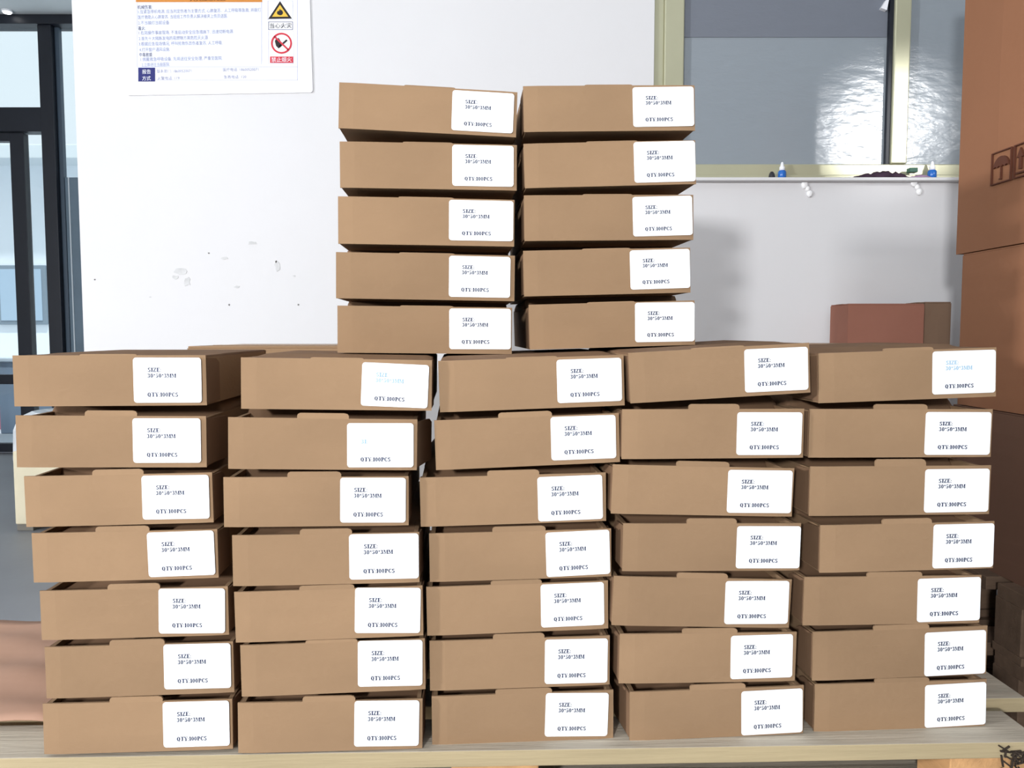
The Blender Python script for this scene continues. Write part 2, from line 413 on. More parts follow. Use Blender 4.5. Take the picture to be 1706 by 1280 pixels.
um += [(0.5 - 0.38 + 0.76 * i / 8, 0.50 + (0.045 if i % 2 else 0.0)) for i in range(1, 8)]
symbol('umbrella_symbol', 1.807, 1.736, EYE + 0.335, EYE + 0.407, frame_polys() + [um, [(0.485, 0.12), (0.515, 0.12), (0.515, 0.5), (0.485, 0.5)], [(0.42, 0.12), (0.485, 0.12), (0.485, 0.15), (0.42, 0.15)]])
arr = lambda x: [(x - 0.05, 0.25), (x + 0.05, 0.25), (x + 0.05, 0.6), (x + 0.15, 0.6), (x, 0.88), (x - 0.15, 0.6), (x - 0.05, 0.6)]
symbol('upright_arrows_symbol', 1.727, 1.655, EYE + 0.335, EYE + 0.407, frame_polys() + [arr(0.3), arr(0.7), [(0.12, 0.12), (0.88, 0.12), (0.88, 0.17), (0.12, 0.17)]])

# red-brown cartons near the wall
YB = 2.33
xb0, xb1 = at(1383, 540, 2.46).x, at(1539, 540, YB).x
zbt = at(1450, 506, YB).z
carton('red_brown_carton', 'reddish brown carton by the white wall beside the tall cartons', xb0, xb1, YB, YB + 0.13, zbt - 0.46, zbt, RED_BROWN, 'cartons standing by the wall')
carton('red_brown_carton', 'hidden lower reddish brown carton by the white wall, on the floor', xb0, xb1, YB, YB + 0.13, 0, zbt - 0.461, RED_BROWN, 'cartons standing by the wall')
xd0, xd1 = at(1546, 540, YB).x, at(1590, 540, YB).x
carton('narrow_carton', 'narrow dull brown carton between the red-brown one and the tall stack', xd0, xd1, YB + 0.02, YB + 0.14, zbt - 0.46, zbt + 0.006, mat('dull_brown_carton', (134, 108, 88), 0.85), 'cartons standing by the wall')
carton('narrow_carton', 'lower narrow dull brown carton on the floor by the wall', xd0, xd1, YB + 0.02, YB + 0.14, 0, zbt - 0.461, mat('dull_brown_carton', (134, 108, 88), 0.85), 'cartons standing by the wall')

# cartons behind the small boxes: only their tops show
def rear(px0, px1, py, Y, label):
    a, b_ = at(px0, py, Y), at(px1, py, Y)
    return carton('kraft_carton', label, a.x, b_.x, Y, Y + 0.32, DECK, a.z, CARD, 'kraft cartons behind the labelled stacks')
rear(312, 600, 577, 1.56, 'kraft carton behind the left stacks, just its flat top showing')
rear(1352, 1570, 575, 1.60, 'kraft carton behind the far right stack, just its flat top showing')

# ---------------------------------------------------------------- lettering for the stickers (serif capitals drawn as strokes)
def R(x0, y0, x1, y1): return [(x0, y0), (x1, y0), (x1, y1), (x0, y1)]
def arcs(cx, cy, rx, ry, a0, a1, w0, w1, n=10):
    """list of quads along an ellipse arc, w0 = stroke at the sides, w1 = stroke at top and bottom"""
    out = []
    for i in range(n):
        q = []
        for k in (i, i + 1):
            a = math.radians(a0 + (a1 - a0) * k / n)
            q.append((math.cos(a), math.sin(a)))
        (c0, s0), (c1_, s1) = q
        def pt(c_, s_, o): return (cx + (rx - o * w0) * c_, cy + (ry - o * w1) * s_)
        out.append([pt(c0, s0, 0), pt(c1_, s1, 0), pt(c1_, s1, 1), pt(c0, s0, 1)])
    return out
T = 0.25; S_ = 0.14
def glyph(ch):
    if ch == 'I': return 0.42, [R(0.12, 0, 0.12 + T, 1), R(0.02, 0, 0.41, S_), R(0.02, 1 - S_, 0.41, 1)]
    if ch == 'Z': return 0.72, [R(0.05, 0, 0.68, S_ + 0.03), R(0.05, 0.88, 0.68, 1), [(0.05, 0.08), (0.27, 0.08), (0.68, 0.92), (0.46, 0.92)], R(0.05, 0.7, 0.12, 0.9), R(0.61, 0.1, 0.68, 0.3)]
    if ch == 'E': return 0.74, [R(0.1, 0, 0.1 + T, 1), R(0.02, 0, 0.68, S_), R(0.02, 1 - S_, 0.66, 1), R(0.25, 0.46, 0.5, 0.55), R(0.61, 0.05, 0.68, 0.3), R(0.59, 0.72, 0.66, 0.95), R(0.46, 0.36, 0.52, 0.65)]
    if ch == 'S': return 0.66, arcs(0.33, 0.74, 0.27, 0.26, 20, 270, 0.22, 0.15) + arcs(0.33, 0.26, 0.28, 0.30, -160, 90, 0.22, 0.15) + [R(0.53, 0.72, 0.59, 1.0), R(0.05, 0.0, 0.11, 0.28)]
    if ch == ':': return 0.28, [R(0.05, 0.02, 0.21, 0.2), R(0.05, 0.48, 0.21, 0.66)]
    if ch == '3': return 0.62, arcs(0.28, 0.75, 0.25, 0.25, -90, 150, 0.22, 0.14) + arcs(0.28, 0.27, 0.28, 0.28, -150, 90, 0.23, 0.14) + [R(0.04, 0.1, 0.16, 0.26), R(0.06, 0.74, 0.17, 0.9)]
    if ch == '0': return 0.64, arcs(0.31, 0.5, 0.28, 0.51, 0, 360, 0.22, 0.13, 20)
    if ch == '5': return 0.62, [R(0.09, 0.5, 0.15, 0.98), R(0.09, 0.84, 0.52, 1.0)] + arcs(0.28, 0.31, 0.28, 0.32, -155, 125, 0.23, 0.14, 12) + [R(0.04, 0.12, 0.16, 0.28)]
    if ch == '*':
        out = []
        for a in (90, 150, 210, 270, 330, 30):
            r = math.radians(a); c_, s_ = math.cos(r), math.sin(r)
            out.append([(0.22 - 0.03 * s_, 0.72 + 0.03 * c_), (0.22 + 0.03 * s_, 0.72 - 0.03 * c_), (0.22 + 0.2 * c_ + 0.06 * s_, 0.72 + 0.2 * s_ - 0.06 * c_), (0.22 + 0.2 * c_ - 0.06 * s_, 0.72 + 0.2 * s_ + 0.06 * c_)])
        return 0.46, out
    if ch == 'M': return 0.98, [R(0.10, 0, 0.21, 1), R(0.69, 0, 0.92, 1), [(0.12, 1), (0.32, 1), (0.54, 0.12), (0.44, 0.0)], [(0.44, 0.0), (0.54, 0.12), (0.76, 1), (0.68, 1)], R(0.02, 0, 0.29, S_), R(0.64, 0, 0.97, S_), R(0.02, 1 - S_, 0.2, 1), R(0.8, 1 - S_, 0.97, 1)]
    if ch == 'Q': return 0.82, arcs(0.38, 0.5, 0.36, 0.51, 0, 360, 0.25, 0.13, 20) + [[(0.36, 0.2), (0.46, 0.22), (0.76, -0.14), (0.58, -0.16)]]
    if ch == 'T': return 0.76, [R(0.28, 0, 0.28 + T, 1), R(0.17, 0, 0.58, S_), R(0.03, 1 - S_, 0.72, 1), R(0.03, 0.68, 0.09, 0.95), R(0.66, 0.68, 0.72, 0.95)]
    if ch == 'Y': return 0.76, [R(0.29, 0, 0.29 + T, 0.48), R(0.18, 0, 0.59, S_), [(0.06, 1), (0.28, 1), (0.48, 0.42), (0.30, 0.42)], [(0.38, 0.42), (0.48, 0.42), (0.68, 1), (0.6, 1)], R(0.0, 1 - S_, 0.34, 1), R(0.5, 1 - S_, 0.76, 1)]
    if ch == '1': return 0.5, [R(0.17, 0, 0.17 + T, 1), R(0.05, 0, 0.47, S_), [(0.04, 0.76), (0.17, 0.84), (0.17, 1.0), (0.04, 0.82)]]
    if ch == 'P': return 0.72, [R(0.1, 0, 0.1 + T, 1), R(0.02, 0, 0.4, S_), R(0.02, 1 - S_, 0.42, 1), R(0.28, 0.42, 0.42, 0.5)] + arcs(0.4, 0.71, 0.28, 0.29, -90, 90, 0.23, 0.13)
    if ch == 'C': return 0.72, arcs(0.37, 0.5, 0.35, 0.51, 40, 320, 0.25, 0.13, 16) + [R(0.6, 0.66, 0.66, 1.0), R(0.6, 0.06, 0.66, 0.3)]
    return 0.4, []
def text_polys(txt, x0, y0, width, cap):
    adv = [glyph(c_) for c_ in txt]
    tot = sum(a for a, _ in adv); s = width / tot
    out = []; x = x0
    for a, ps in adv:
        for p in ps: out.append([(x + u * s, y0 + v * cap) for u, v in p])
        x += a * s
    return out
LW, LH = 0.0985, 0.0655
def lettering_mesh(lines, name):
    bm = bmesh.new()
    for txt, fx, fy, fw, cap in lines:
        for p in text_polys(txt, -LW / 2 + fx * LW, LH / 2 - fy * LH, fw * LW, cap):
            bm.faces.new([bm.verts.new((u, -0.00035, v)) for u, v in p])
    me = bpy.data.meshes.new(name); bm.to_mesh(me); bm.free()
    return me
CAP = 0.0060
L_SIZE = [('SIZE:', 0.21, 0.315, 0.205, CAP), ('30*50*3MM', 0.205, 0.445, 0.425, CAP)]
L_QTY = [('QTY:100PCS', 0.20, 0.865, 0.455, CAP)]
def line_mesh(lines, ink):
    me = lettering_mesh(lines, 'lettering'); me.materials.append(ink); return me
ME_S, ME_D, ME_Q = line_mesh(L_SIZE[:1], INK), line_mesh(L_SIZE[1:], INK), line_mesh(L_QTY, INK)
ME_SF, ME_DF = line_mesh(L_SIZE[:1], INK_F), line_mesh(L_SIZE[1:], INK_F)
ME_STUB = line_mesh([('3I:', 0.21, 0.46, 0.10, CAP)], INK_F)
bm = bmesh.new()
prism(bm, rrect(LW, LH, 0.0045), lambda u, v: (u, -0.0003, v), lambda u, v: (u, 0.0, v))
ME_LABEL = bpy.data.meshes.new('label'); bmesh.ops.recalc_face_normals(bm, faces=bm.faces[:]); bm.to_mesh(ME_LABEL); bm.free()
ME_LABEL.materials.append(LABEL)

# ---------------------------------------------------------------- the labelled boxes
# front face corners (top-left, top-right, bottom-right, bottom-left) and sticker corners as seen from the camera
def q4(x0, y0, x1, y1): return [(x0, y0), (x1, y0), (x1, y1), (x0, y1)]
TOWER = {
 ('TL', 1): ([(565.5, 137), (861, 153), (861, 229), (563, 213)], [(753, 149), (856, 156), (855, 221), (753, 216)]),
 ('TL', 2): ([(567, 236), (861, 241), (861, 318), (565, 312)], [(754, 241), (856, 242), (855, 311), (753, 308)]),
 ('TL', 3): ([(563, 327), (857, 333), (857, 411), (563, 406)], [(748, 332), (856, 334), (854, 401), (748, 399)]),
 ('TL', 4): ([(561, 420), (856, 426), (859, 502), (558, 497)], [(748, 427), (850, 428), (850, 497), (748, 494)]),
 ('TL', 5): ([(562, 510), (852, 512), (854, 591), (562, 587)], [(748, 514), (851, 515), (851, 582), (749, 582)]),
 ('TR', 1): ([(873, 144), (1156, 141), (1160, 218), (872, 219)], [(1053, 142), (1155, 141), (1156, 206), (1055, 208)]),
 ('TR', 2): ([(874, 239), (1159, 234), (1160, 306), (873, 314)], [(1055, 238), (1157, 235), (1159, 303), (1057, 305)]),
 ('TR', 3): ([(873, 325), (1153, 325), (1158, 399), (874, 402)], [(1052, 328), (1152, 326), (1154, 391), (1056, 394)]),
 ('TR', 4): ([(872.6, 418), (1149, 412.5), (1152, 487.5), (872.6, 494)], [(1048, 416), (1148, 413), (1150, 478), (1051, 481)]),
 ('TR', 5): ([(881, 509), (1158, 499.5), (1158, 575.6), (883, 582)], [(1057, 503), (1157, 501), (1157, 567), (1059, 568)]),
}
WALLB = {
 (1, 1): ([(22, 592), (343.5, 592.4), (342.5, 675), (20.7, 678)], q4(223, 596, 336, 671)),
 (2, 1): ([(401, 596), (720, 600), (718.6, 685), (401, 681)], [(604, 605), (715, 610), (712, 682), (601, 677)]),
 (3, 1): ([(730, 600), (1038.5, 593), (1041.7, 674), (733, 689)], [(926, 600), (1034, 596), (1036.6, 668), (929.6, 671.5)]),
 (4, 1): ([(1046.5, 586.6), (1346.5, 573), (1353, 652.4), (1052, 674)], [(1237, 582.6), (1343, 578), (1348, 649), (1243, 654)]),
 (5, 1): ([(1362, 589), (1658, 579), (1663.6, 660.5), (1367, 672)], [(1550, 586.5), (1655, 582.5), (1660, 654), (1555, 657)]),
 (1, 2): ([(27, 692.6), (344, 693.6), (342.5, 779), (25, 779)], q4(222, 697, 335, 771)),
 (2, 2): ([(380.5, 696), (696.5, 698.6), (693, 784.4), (378.7, 781)], q4(578.5, 705.5, 689, 779)),
 (3, 2): ([(722.5, 700.7), (1030, 688.8), (1034.5, 769.8), (727, 784)], [(916, 695), (1024.7, 690.6), (1026.5, 763), (919.5, 766.6)]),
 (4, 2): ([(1035, 682.7), (1338.5, 681), (1340.7, 763), (1038.5, 765)], q4(1227, 687, 1335, 758)),
 (5, 2): ([(1347, 682), (1652.6, 682), (1654, 761.6), (1350.7, 762.6)], q4(1539.5, 686.7, 1650, 757.7)),
 (1, 3): ([(41.8, 794), (354, 788), (354, 870.7), (40, 879)], [(238, 790), (350, 788.5), (347.5, 861), (236.6, 863)]),
 (2, 3): ([(372.6, 796), (680.6, 793.7), (680.6, 876), (371.8, 878.6)], q4(567, 794.5, 676, 869)),
 (3, 3): ([(699, 796), (1009, 788), (1010.6, 868), (701, 878.6)], [(894, 795), (1002, 791), (1005, 864), (897.7, 869)]),
 (4, 3): ([(1020, 775), (1322, 780), (1322, 862), (1020, 855.5)], [(1211, 783), (1318, 784), (1319, 855), (1212, 854)]),
 (5, 3): ([(1350, 777), (1650, 776.6), (1651, 856), (1350, 861)], [(1538, 782), (1645, 781), (1648, 852), (1541, 854)]),
 (1, 4): ([(53.5, 889), (362.5, 882.4), (362.5, 963), (53.5, 971.6)], [(249, 884), (359, 880.8), (357.5, 954), (248, 958.6)]),
 (2, 4): ([(387, 893), (699, 887), (698, 971), (387, 977)], [(582, 889), (698, 887), (697, 962), (582, 964)]),
 (3, 4): ([(715, 889), (1017, 882), (1020, 960), (716, 971)], [(908, 888), (1014, 882), (1017, 956), (911, 961)]),
 (4, 4): ([(1038, 873), (1333, 872), (1335, 951), (1038, 952)], q4(1227, 877, 1333, 947)),
 (5, 4): ([(1367, 875), (1655, 870), (1658, 946), (1367, 956)], [(1553, 874), (1654, 872), (1655, 944), (1554, 947)]),
 (1, 5): ([(67, 984), (379, 979), (381, 1057), (67, 1068.7)], [(266, 980), (376.5, 979.5), (374, 1053.7), (264, 1054.7)]),
 (2, 5): ([(391, 987), (703.6, 977), (705, 1059), (391, 1072)], q4(592, 978.5, 701, 1053.7)),
 (3, 5): ([(709.7, 980), (1012.7, 967), (1014, 1048.7), (712, 1059)], [(900, 971), (1005, 967), (1007, 1037.7), (901.8, 1042.7)]),
 (4, 5): ([(1021, 961), (1316, 966), (1319, 1047), (1021.7, 1042)], [(1206, 968), (1312, 968), (1314, 1038.7), (1208.5, 1039.7)]),
 (5, 5): ([(1338, 962), (1633, 959.5), (1635.5, 1037.7), (1341.5, 1043)], [(1525, 965), (1630.5, 961), (1634, 1033), (1530, 1036)]),
 (1, 6): ([(75, 1079), (388.6, 1070), (389, 1154), (75, 1165)], [(275, 1073.7), (387.6, 1071), (384, 1145.6), (274, 1148)]),
 (2, 6): ([(401, 1076), (707.6, 1065), (708.7, 1149), (401, 1162)], [(597, 1066), (704, 1065), (704, 1140), (596, 1143)]),
 (3, 6): ([(715, 1068.7), (1016, 1060), (1016, 1141), (717, 1152)], [(907, 1065), (1011, 1064), (1012.7, 1136), (908, 1140)]),
 (4, 6): ([(1031.7, 1056), (1325, 1055), (1328, 1134), (1032.7, 1140.6)], [(1215, 1059.7), (1318, 1056), (1321.5, 1128), (1218.5, 1131)]),
 (5, 6): ([(1353, 1054), (1642, 1043.7), (1648, 1123), (1356.5, 1135)], [(1536, 1055), (1637, 1049.7), (1645, 1123), (1543, 1128)]),
 (1, 7): ([(72, 1174), (387, 1165.6), (387, 1249), (71, 1257.5)], [(273, 1170), (383, 1166.6), (382, 1242), (271.6, 1245)]),
 (2, 7): ([(396, 1172), (703.6, 1165.6), (703.6, 1247.5), (396, 1256)], [(591, 1168), (698.6, 1166), (697.6, 1242.5), (590, 1243)]),
 (3, 7): ([(719, 1161), (1019, 1151), (1025, 1231), (720, 1244)], [(908.5, 1154.6), (1012.7, 1154), (1012.7, 1225.8), (908, 1226.8)]),
 (4, 7): ([(1049.5, 1154), (1337, 1143), (1341.5, 1222.5), (1049.5, 1235)], [(1234, 1152), (1335.5, 1146.6), (1340, 1219), (1238, 1224.8)]),
 (5, 7): ([(1356.5, 1142), (1641, 1132), (1645.5, 1210.8), (1359, 1219)], [(1537, 1142), (1639, 1136), (1644, 1206), (1543, 1212)]),
}
K = 0.07
YCOL = {1: 1.141, 2: 1.130, 3: 1.141, 4: 1.132, 5: 1.1375, 'TL': 1.27, 'TR': 1.265}
BD = 0.36
def fit(quad, Y):
    TL, TR, BR, BL = [at(x, y, Y, K) for x, y in quad]
    cen = (TL + TR + BR + BL) / 4
    rt = ((TR - TL) + (BR - BL)) / 2
    W = (((TR - TL).length) + ((BR - BL).length)) / 2
    H = (((TL - BL).length) + ((TR - BR).length)) / 2
    phi = math.atan2(rt.z, math.hypot(rt.x, rt.y))
    return cen, W, H, phi
YAW = math.atan(K)
def basis(phi, yaw=YAW): return Matrix.Rotation(yaw, 4, 'Z') @ Matrix.Rotation(-phi, 4, 'Y')

def make_box(key, quad, lab, Y, gap, label, group, splay, side, variant, cut=0.0):
    cen, W, H, phi = fit(quad, Y)
    rnd = random.Random(sum(ord(c_) for c_ in str(key)) * 13)
    M0 = basis(phi)
    up = M0 @ Vector((0, 0, 1))
    org = cen - up * (H / 2)
    H -= cut
    e = tag(empty('mailer_box', org), label, 'box', group)
    e.rotation_euler = M0.to_euler()
    hw = W / 2
    t = 0.003
    # body: front panel, back panel, two double side walls and a floor; edges softened
    bm = bmesh.new()
    # front panel, slightly bowed outwards, as a grid
    nx, nz = 12, 3
    def bow(u, v): return -0.0012 * math.sin(math.pi * u) * math.sin(math.pi * v)
    fa = [[bm.verts.new((-hw + W * i / nx, bow(i / nx, j / nz) + (0.0015 if i in (0, nx) else 0) , H * j / nz)) for j in range(nz + 1)] for i in range(nx + 1)]
    fb = [[bm.verts.new((-hw + W * i / nx, t + 0.001, H * j / nz)) for j in range(nz + 1)] for i in range(nx + 1)]
    for i in range(nx):
        for j in range(nz):
            bm.faces.new((fa[i][j], fa[i + 1][j], fa[i + 1][j + 1], fa[i][j + 1]))
            bm.faces.new((fb[i][j], fb[i][j + 1], fb[i + 1][j + 1], fb[i + 1][j]))
        bm.faces.new((fa[i][0], fb[i][0], fb[i + 1][0], fa[i + 1][0]))
        bm.faces.new((fa[i][nz], fa[i + 1][nz], fb[i + 1][nz], fb[i][nz]))
    for j in range(nz):
        bm.faces.new((fa[0][j], fa[0][j + 1], fb[0][j + 1], fb[0][j]))
        bm.faces.new((fa[nx][j], fb[nx][j], fb[nx][j + 1], fa[nx][j + 1]))
    box(bm, (-hw + 0.0015, BD - t, 0), (hw - 0.0015, BD, H - 0.001))
    for s in (-1, 1):
        a, b_ = sorted((s * (hw - 0.0025), s * (hw - 0.0025 - 2 * t)))
        box(bm, (a, t + 0.001, 0.0005), (b_, BD - t, H - 0.0035))
    box(bm, (-hw + 0.002, t, 0.0), (hw - 0.002, BD - t, t))
    bm_obj('body', bm, CARD, e)
    # lid: a sheet that rises from behind the front panel to a shallow dome
    bm = bmesh.new()
    ys = [0.006, 0.010, 0.020, 0.085, 0.10, 0.18, 0.28, 0.34, BD - 0.002]
    dp = 0.013 if key[1] > 1 else 0.0005
    hs = [-0.007 - dp / 2, -dp, -dp, -dp, 1.0, 1.0, 1.0, 0.9, 0.4]
    xs = [-1, -0.985, -0.93, -0.6, -0.2, 0.2, 0.6, 0.93, 0.985, 1]
    xf = [0.0, 0.3, 1, 1, 1, 1, 1, 1, 0.3, 0.0] if group == G1 else [0.5, 0.9, 1, 1, 1, 1, 1, 1, 0.9, 0.5]
    g = [[None] * len(ys) for _ in xs]; g2 = [[None] * len(ys) for _ in xs]
    for i, x in enumerate(xs):
        for j, y in enumerate(ys):
            z = H + (hs[j] if j < 4 else hs[j] * xf[i] * gap)
            g[i][j] = bm.verts.new((x * (hw - 0.003), y, z)); g2[i][j] = bm.verts.new((x * (hw - 0.003), y, z - 0.0028 - (0.010 if i in (0, len(xs) - 1) or j == len(ys) - 1 else 0)))
    for i in range(len(xs) - 1):
        for j in range(len(ys) - 1):
            bm.faces.new((g[i][j], g[i + 1][j], g[i + 1][j + 1], g[i][j + 1]))
            bm.faces.new((g2[i][j], g2[i][j + 1], g2[i + 1][j + 1], g2[i + 1][j]))
    for j in range(len(ys) - 1):
        bm.faces.new((g[0][j], g[0][j + 1], g2[0][j + 1], g2[0][j])); bm.faces.new((g[-1][j], g2[-1][j], g2[-1][j + 1], g[-1][j + 1]))
    for i in range(len(xs) - 1):
        bm.faces.new((g[i][0], g2[i][0], g2[i + 1][0], g[i + 1][0])); bm.faces.new((g[i][-1], g[i + 1][-1], g2[i + 1][-1], g2[i][-1]))
    bm_obj('lid', bm, CARD_IN, e, smooth=True)
    # tuck tab standing up in line with the front panel
    th = min(max(gap * 0.85, 0.002), 0.0075)
    if key == (5, 3): th = 0.0105
    if group == G2: th = 0.0015
    if group == G1 and key[1] == 1: th = 0.0018 if key[0] != 5 else 0.004
    x0, x1 = -hw + 0.355 * W + rnd.uniform(-.004, .004), -hw + 0.645 * W + rnd.uniform(-.004, .004)
    pts = [(x0, H - 0.0005), (x1, H - 0.0005), (x1, H + th * 0.5), (x1 - 0.002, H + th * 0.85), (x1 - 0.006, H + th), (x0 + 0.004, H + th), (x0 + 0.001, H + th * 0.8), (x0, H + th * 0.5)]
    bm = bmesh.new(); prism(bm, pts, lambda u, v: (u, 0.0 + (v - H) * 0.1, v), lambda u, v: (u, t + (v - H) * 0.1, v))
    bm_obj('tuck_tab', bm, CARD, e)
    # side flaps folded back from the front corners
    for s in (-1, 1):
        ang = splay if s == side else 0.6
        a = math.radians(ang)
        L = 0.05 if ang < 5 else 0.075
        bm = bmesh.new()
        rot = Matrix.Translation((s * (hw - 0.0012), 0.006, 0)) @ Matrix.Rotation(-s * a, 4, 'Z')
        pts = [(0, 0.003), (L, 0.004), (L, H - 0.012), (L - 0.012, H - 0.006), (0, H - 0.004)]
        prism(bm, pts, lambda u, v: rot @ Vector((-0.0014, u, v)), lambda u, v: rot @ Vector((0.0014, u, v)))
        bm_obj('side_flap', bm, CARD_IN, e)
    # sticker
    lc, lw, lh, lphi = fit(lab, Y)
    loc = M0.inverted() @ (lc - org)
    lx = min(loc.x, hw - LW / 2 - 0.0015); lz = loc.z
    lz = max(LH / 2 + 0.0035, min(lz, H - LH / 2 - 0.0015))
    l = bpy.data.objects.new('label', ME_LABEL); C.objects.link(l); l.parent = e
    l.location = (lx, -0.0012, lz)
    l.scale = (min(1.06, max(0.95, lw / LW)), 1, min(1.06, max(0.95, lh / LH)))
    l.rotation_euler = (0, -(lphi - phi), 0)
    l['label'] = 'white rounded sticker printed with size and quantity'
    for nm, me in {'full': (('size_heading', ME_S), ('dimension_text', ME_D), ('quantity_text', ME_Q)),
                   'faded': (('size_heading', ME_SF), ('dimension_text', ME_DF), ('quantity_text', ME_Q)),
                   'stub': (('dimension_text', ME_STUB), ('quantity_text', ME_Q))}[variant]:
        p = bpy.data.objects.new(nm, me); C.objects.link(p); p.parent = l
    return e

cols = {1: 'far left stack', 2: 'second stack from the left', 3: 'middle stack', 4: 'second stack from the right', 5: 'far right stack'}
rows = {1: 'topmost', 2: 'second from the top', 3: 'third from the top', 4: 'middle, fourth from the top', 5: 'third up from the pallet', 6: 'second up from the pallet', 7: 'lowest, on the pallet'}
special = {(2, 1): 'with half faded print', (2, 2): 'missing its size print', (4, 1): 'tilted up to the right',
           (5, 1): 'with pale blue size print', (1, 1): 'jutting out to the left', (5, 3): 'with its tuck tab sticking up'}
G1 = 'labelled mailer boxes in the five low stacks'
G2 = 'labelled mailer boxes in the two upper stacks'
def gaps(q, above, Y):
    """mean free height below the box above, and how much to trim so that the two never meet"""
    g_ = [at(*above[3], Y, K).z - at(*q[0], Y, K).z, at(*above[2], Y, K).z - at(*q[1], Y, K).z]
    cut = max(0.0, 0.0015 - min(g_))
    return min(max(sum(g_) / 2 + cut, 0.001), min(g_) + cut + 0.003, 0.016), cut
for (c_, r_), (quad, lab) in WALLB.items():
    Y = YCOL[c_]
    gap, cut = gaps(quad, WALLB[(c_, r_ - 1)][0], Y) if r_ > 1 else ({1: 0.001, 2: 0.003, 3: 0.003, 4: 0.0015, 5: 0.004}[c_], 0.0)
    lb = 'kraft box %s in the %s' % (rows[r_], cols[c_])
    if (c_, r_) in special: lb = 'box %s, %s in the %s' % (special[(c_, r_)], rows[r_].split(',')[0], cols[c_])
    splay = {(2, 2): 14, (1, 1): 3, (1, 2): 8, (4, 7): 6}.get((c_, r_), random.uniform(1.0, 4.5))
    side = 1 if c_ <= 3 else -1
    var = {(2, 1): 'faded', (2, 2): 'stub', (5, 1): 'faded'}.get((c_, r_), 'full')
    make_box((c_, r_), quad, lab, Y, gap, lb, G1, splay, side, var, cut)
trows = {1: 'topmost', 2: 'second from the top', 3: 'middle', 4: 'second from the bottom', 5: 'lowest'}
for (c_, r_), (quad, lab) in TOWER.items():
    Y = YCOL[c_]
    gap, cut = gaps(quad, TOWER[(c_, r_ - 1)][0], Y) if r_ > 1 else (0.003, 0.0)
    lb = 'kraft box, %s of the five in the %s upper stack' % (trows[r_], 'left' if c_ == 'TL' else 'right')
    make_box((c_, r_), quad, lab, Y, gap, lb, G2, random.uniform(0.5, 1.2), 1, 'full', cut)

# ---------------------------------------------------------------- safety notice on the wall
pB0, pB1 = at(210, 100, YW), at(521, 100, YW)
bz = at(367, 157.5, YW).z
BWd = pB1.x - pB0.x; BHt = 0.44
phiB = math.radians(0.9)
brd = tag(empty('safety_notice_board', ((pB0.x + pB1.x) / 2, YW, bz)), 'white safety notice with orange header and two fire warning symbols on the wall', 'sign')
brd.rotation_euler = (0, -phiB, 0)
bm = bmesh.new(); prism(bm, rrect(BWd, BHt, 0.008, cy=BHt / 2), lambda u, v: (u, -0.006, v), lambda u, v: (u, 0.0, v))
bm_obj('panel', bm, mat('notice_panel', (250, 250, 253), 0.4), brd, bevel=0.001)
s_px = YW / F / 1.0085    # metres per pixel on the wall here
def nb(x, y):
    """pixel -> notice local (u, v)"""
    p = at(x, y, YW); dx_ = p.x - brd.location.x; dz_ = p.z - brd.location.z
    return (dx_ * math.cos(phiB) + dz_ * math.sin(phiB), -dx_ * math.sin(phiB) + dz_ * math.cos(phiB))
def flat(name, polys, m, parent=brd, y=-0.0066):
    bm = bmesh.new()
    for p in polys: prism(bm, p, lambda u, v: (u, y - 0.0004, v), lambda u, v: (u, y + 0.0004, v))
    return bm_obj(name, bm, m, parent)
def nrect(x0, y0, x1, y1):
    return [nb(x0, y1), nb(x1, y1), nb(x1, y0), nb(x0, y0)]
ORG = mat('orange_print', (204, 132, 58), 0.5); NAVY = mat('navy_print', (36, 40, 110), 0.5)
BLK = mat('black_print', (38, 30, 34), 0.5); GRYT = mat('grey_text_print', (150, 154, 182), 0.5)
YEL = mat('yellow_print', (226, 186, 66), 0.5); REDP = mat('red_print', (206, 50, 66), 0.5)
LILAC = mat('pale_lilac_line', (196, 198, 226), 0.5); PBLUE = mat('pale_blue_print', (236, 240, 252), 0.5)
flat('text_panel', [nrect(231, 6, 437, 115)], PBLUE, y=-0.0060)
flat('orange_header', [nrect(228, -45, 438, 5)], ORG)
ln = 0.5
flat('border_line', [nrect(436.4, 5, 437.2, 108), nrect(230, 112.5, 497, 113.2), nrect(496, -10, 496.8, 135), nrect(262, 134, 497, 134.7), nrect(230, 5, 230.6, 113)], LILAC, y=-0.0066)
flat('navy_box', [nrect(232, 114, 260, 137)], NAVY)
def cjk(name, txt, x, y, h, m, w=None, parent=brd, depth=-0.0075):
    """text line; x, y = left and baseline in photo pixels, h = character height in pixels"""
    cu = bpy.data.curves.new(name, 'FONT'); cu.body = txt; cu.size = h * s_px * 1.12
    cu.resolution_u = 2
    to = bpy.data.objects.new('tmp', cu); C.objects.link(to)
    bpy.context.view_layer.update()
    dg = bpy.context.evaluated_depsgraph_get()
    me = bpy.data.meshes.new_from_object(to.evaluated_get(dg))
    bpy.data.objects.remove(to)
    if len(me.vertices) == 0: return None
    xs = [v.co.x for v in me.vertices]
    sx = (w * s_px) / (max(xs) - min(xs)) if w else 1.0
    x_min = min(xs)
    u0, v0 = nb(x, y)
    for v in me.vertices: v.co = Vector((u0 + (v.co.x - x_min) * sx, depth, v0 + v.co.y))
    me.materials.clear(); me.materials.append(m)
    o = bpy.data.objects.new(name, me); C.objects.link(o); o.parent = parent
    return o
cjk('header_text', '火灾应急处置', 318, 3, 9, mat('dark_orange_print', (120, 66, 20), 0.5), 58)
HEADT = mat('dark_grey_text_print', (84, 84, 110), 0.5)
